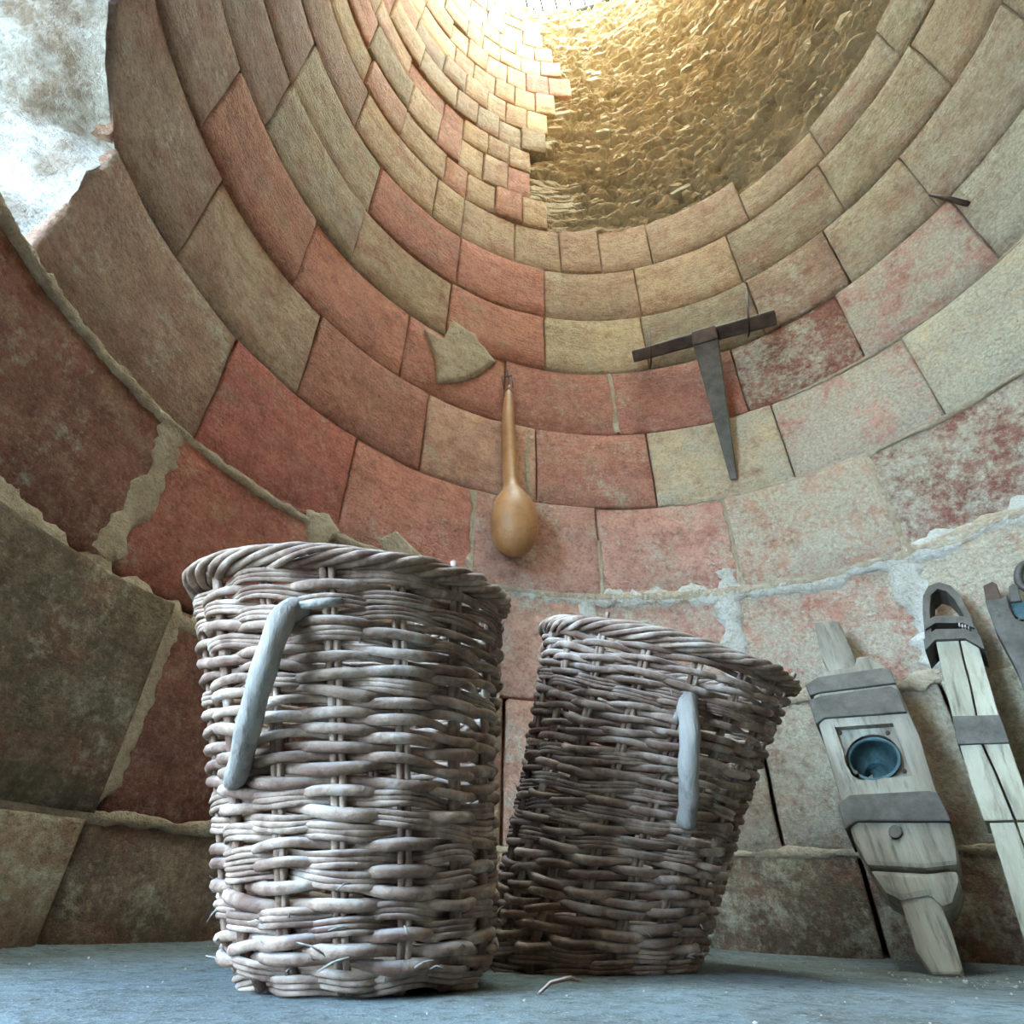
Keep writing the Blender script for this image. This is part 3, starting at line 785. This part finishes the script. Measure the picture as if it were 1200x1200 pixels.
prism('iron_band', [(1115.5, 839), (1171.5, 837.5), (1183.5, 870), (1122, 872)], FR2, 0.007, -0.09, M['iron'], beam, 0.002)
for q in ((1124, 731.5), (1127.5, 733), (1131, 733.5), (1135, 735)): disc_on('white_fleck', q, 1.2, FR2, 0.0138, 0.006, M['plaster'], beam, 6, 1.9)  # small white flecks in a row by the upper iron bands

Br = on_floor(1300, 1150, -0.034); Tr = on_wall(1172, 680, 0.08)
FR3 = frame(Br, Tr)
fork = thing('forked_plank', 'grey forked plank with two short prongs leaning beside the banded beam', 'plank', Br)
prism('plank', [(1154, 703), (1173, 701), (1180, 697), (1183, 712), (1189, 724), (1198, 728), (1212, 724), (1240, 800), (1330, 1150), (1285, 1150), (1215, 850), (1190, 782), (1166, 737)], FR3, 0.0, -0.05, M['iron'], fork, 0.003)
prism('prong', [(1152, 686), (1163, 681), (1168, 684), (1174, 702), (1155, 703.5)], FR3, -0.012, -0.05, M['rust_iron'], fork, 0.003)
prism('prong', [(1182, 687), (1187, 683), (1193, 686), (1197, 704), (1184, 705)], FR3, -0.008, -0.05, M['iron'], fork, 0.003)
prism('cheek', [(1180, 697), (1184, 706), (1197, 704), (1212, 700), (1212, 724), (1198, 726), (1190, 722), (1184, 711)], FR3, -0.018, -0.05, M['socket'], fork, 0.002)
disc_on('bolt_hole', (1171, 721.5), 2.6, FR3, 0.001, -0.01, M['rust_iron'], fork, 10, .7)
disc_on('bolt_hole', (1194.5, 725.5), 2.6, FR3, 0.001, -0.01, M['rust_iron'], fork, 10, .7)
ring = tube('iron_ring', [on_wall(1204 + 11*math.cos(a), 675 + 15*math.sin(a), 0.03) for a in [2*math.pi*k/24 for k in range(24)]], 0.010, M['iron'], None, 8, True)
tag(ring, 'dark iron ring hanging on the wall above the forked plank', 'ring')

# ------------------------------------------------------------------ bottle gourd hung on the wall
def gourd():
    top = on_wall(596, 457, 0.035); bot = on_wall(604, 652, 0.10)
    rt = Vector((CX - bot.x, CY - bot.y, 0)).normalized()
    ctrl = [on_wall(596, 457, 0.030), on_wall(595.5, 490, 0.034), on_wall(597, 530, 0.042), on_wall(599, 565, 0.06), on_wall(602, 600, 0.092), on_wall(604, 652, 0.094)]
    n = 60; P = spline(ctrl, n)
    tot = [0]
    for a, b in zip(P[:-1], P[1:]): tot.append(tot[-1] + (b-a).length)
    pxw = [(0, 1.2), (.025, 4.5), (.06, 6.0), (.15, 7.2), (.32, 8.6), (.50, 9.0), (.58, 9.6), (.615, 12), (.65, 17.5), (.69, 23), (.75, 27.2), (.82, 28.8), (.89, 26.8), (.95, 20), (.985, 11), (1.0, 1)]
    rad = []
    for i, p in enumerate(P):
        # fraction along the picture height
        t = (to_px(p)[1] - 457) / (652 - 457); t = min(max(t, 0), 1)
        wpx = float(np.interp(t, [a for a, _ in pxw], [b for _, b in pxw]))
        rad.append(max(wpx * (p - CAM).dot(_f) / F_PX, 0.002))
    g = thing('bottle_gourd', 'long-necked dried bottle gourd hanging by its stem on the wall', 'gourd', bot)
    V, Fc = tube_data(P, rad, 24)
    to_parent(mesh_obj('shell', V, Fc, M['gourd'], None, True), g)
    tube('stem_tip', [P[0], P[0] + Vector((0.004, 0.0, 0.03))], [0.010, 0.004], M['gourd'], g, 8)
    s0 = on_wall(595, 434, 0.004)
    tube('cord', [P[0] + Vector((0, 0, -.01)), (P[0] + s0)/2 + Vector((.006, 0, 0)), s0], 0.004, M['rust_iron'], g, 6)
    tube('cord', [P[1] + Vector((-.02, 0, .02)), on_wall(588, 442, .02), on_wall(600, 440, .02), P[1] + Vector((.02, 0, .03))], 0.003, M['wicker'], g, 6)
gourd()

# ------------------------------------------------------------------ T-shaped iron tool on the wall
def tbar():
    a, b = on_wall(742, 418, 0.055), on_wall(909, 372, 0.055)
    g = thing('iron_tee_tool', 'dark iron T-shaped tool with a tapering spike wired to the wall', 'tool', on_wall(862, 558, 0.02))
    d = (b - a).normalized(); nrm = (CAM - (a+b)/2); nrm = (nrm - d*nrm.dot(d)).normalized(); up = d.cross(nrm)
    if up.z < 0: up = -up
    def bar(name, p, q, w0, h0, w1, h1, dd, nn, mat, bev=0.004):
        uu = dd.cross(nn); bm = bmesh.new(); vs = []
        for pt, w_, h_ in ((p, w0, h0), (q, w1, h1)):
            for s1, s2 in ((-1, -1), (1, -1), (1, 1), (-1, 1)): vs.append(bm.verts.new(pt + uu*(s1*w_/2) + nn*(s2*h_/2)))
        for f in ((3, 2, 1, 0), (4, 5, 6, 7)): bm.faces.new([vs[i] for i in f])
        for i in range(4): bm.faces.new([vs[i], vs[(i+1) % 4], vs[4+(i+1) % 4], vs[4+i]])
        bmesh.ops.recalc_face_normals(bm, faces=bm.faces[:])
        to_parent(bm_obj(name, bm, mat, None, False, bev), g)
    mid = on_plane(826, 395, (a+b)/2, nrm)
    bar('crossbar', a, b, 0.056, 0.05, 0.066, 0.05, d, nrm, M['rust_iron'], 0.008)
    t0 = mid + nrm*0.035; t1 = on_wall(860, 562, 0.015)
    dd = (t1 - t0).normalized(); nn = (nrm - dd*nrm.dot(dd)).normalized()
    k = t0 + dd*0.0
    bar('spike', k, t1, 0.112, 0.045, 0.028, 0.012, dd, nn, M['iron'], 0.006)
    bar('eye', t0 - dd*0.03, t0 + dd*0.05, 0.105, 0.06, 0.105, 0.06, dd, nn, M['rust_iron'], 0.008)
    for x, y0, y1, yb in ((762, 385, 414, 432), (877, 338, 380, 394)):
        top = on_wall(x - 2, y0, 0.006); c = on_plane(x, y1 - 6, (a+b)/2 + nrm*0.03, nrm); lo = on_wall(x, yb, 0.01)
        tube('wire', [top, c, on_plane(x + 1, y1 + 8, (a+b)/2 + nrm*0.03, nrm), lo], 0.0045, M['rust_iron'], g, 6)
tbar()
nail = tube('iron_spike', [on_wall(1090, 228, 0.05), on_wall(1112, 233, 0.03), on_wall(1137, 240, 0.0)], [0.006, 0.009, 0.010], M['rust_iron'], None, 8)
tag(nail, 'thin rusty iron spike stuck in a joint high on the wall', 'spike')

# ------------------------------------------------------------------ crumbs on the floor
def crumbs():
    rs = random.Random(9); V, Fc = [], []
    for q in range(420):
        if q < 60: x, y = 0.85 + rs.gauss(0, .10), 1.33 + rs.gauss(0, .08)
        else:
            a = rs.uniform(0, 6.283); rr = R * 0.97 * math.sqrt(rs.random()); x, y = CX + rr*math.sin(a), CY + rr*math.cos(a)
        if math.hypot(x, y) < 0.3: continue
        s_ = rs.uniform(.0006, .0020) * (1.8 if q < 60 else 1); z = floor_z(x, y) + 0.002
        k = len(V)
        for d in ((1, 0, 0), (-1, 0, 0), (0, 1, 0), (0, -1, 0), (0, 0, 1), (0, 0, -1)):
            V.append((x + d[0]*s_*rs.uniform(.7, 1.4), y + d[1]*s_*rs.uniform(.7, 1.4), z + d[2]*s_*rs.uniform(.5, 1)))
        Fc += [(k+a_, k+b_, k+c_) for a_, b_, c_ in ((0, 2, 4), (2, 1, 4), (1, 3, 4), (3, 0, 4), (2, 0, 5), (1, 2, 5), (3, 1, 5), (0, 3, 5))]
    o = mesh_obj('mortar_crumbs', V, Fc, M['plaster'], FLOOR); o['kind'] = 'stuff'
crumbs()
tw = tube('dry_twig', [on_floor(632, 1164, 0.004), on_floor(645, 1152, 0.010), on_floor(668, 1146, 0.012), on_floor(680, 1150, 0.006)], [.0015, .002, .002, .0012], M['wicker'], None, 6)
tag(tw, 'thin dry twig lying on the floor between the two baskets', 'twig')
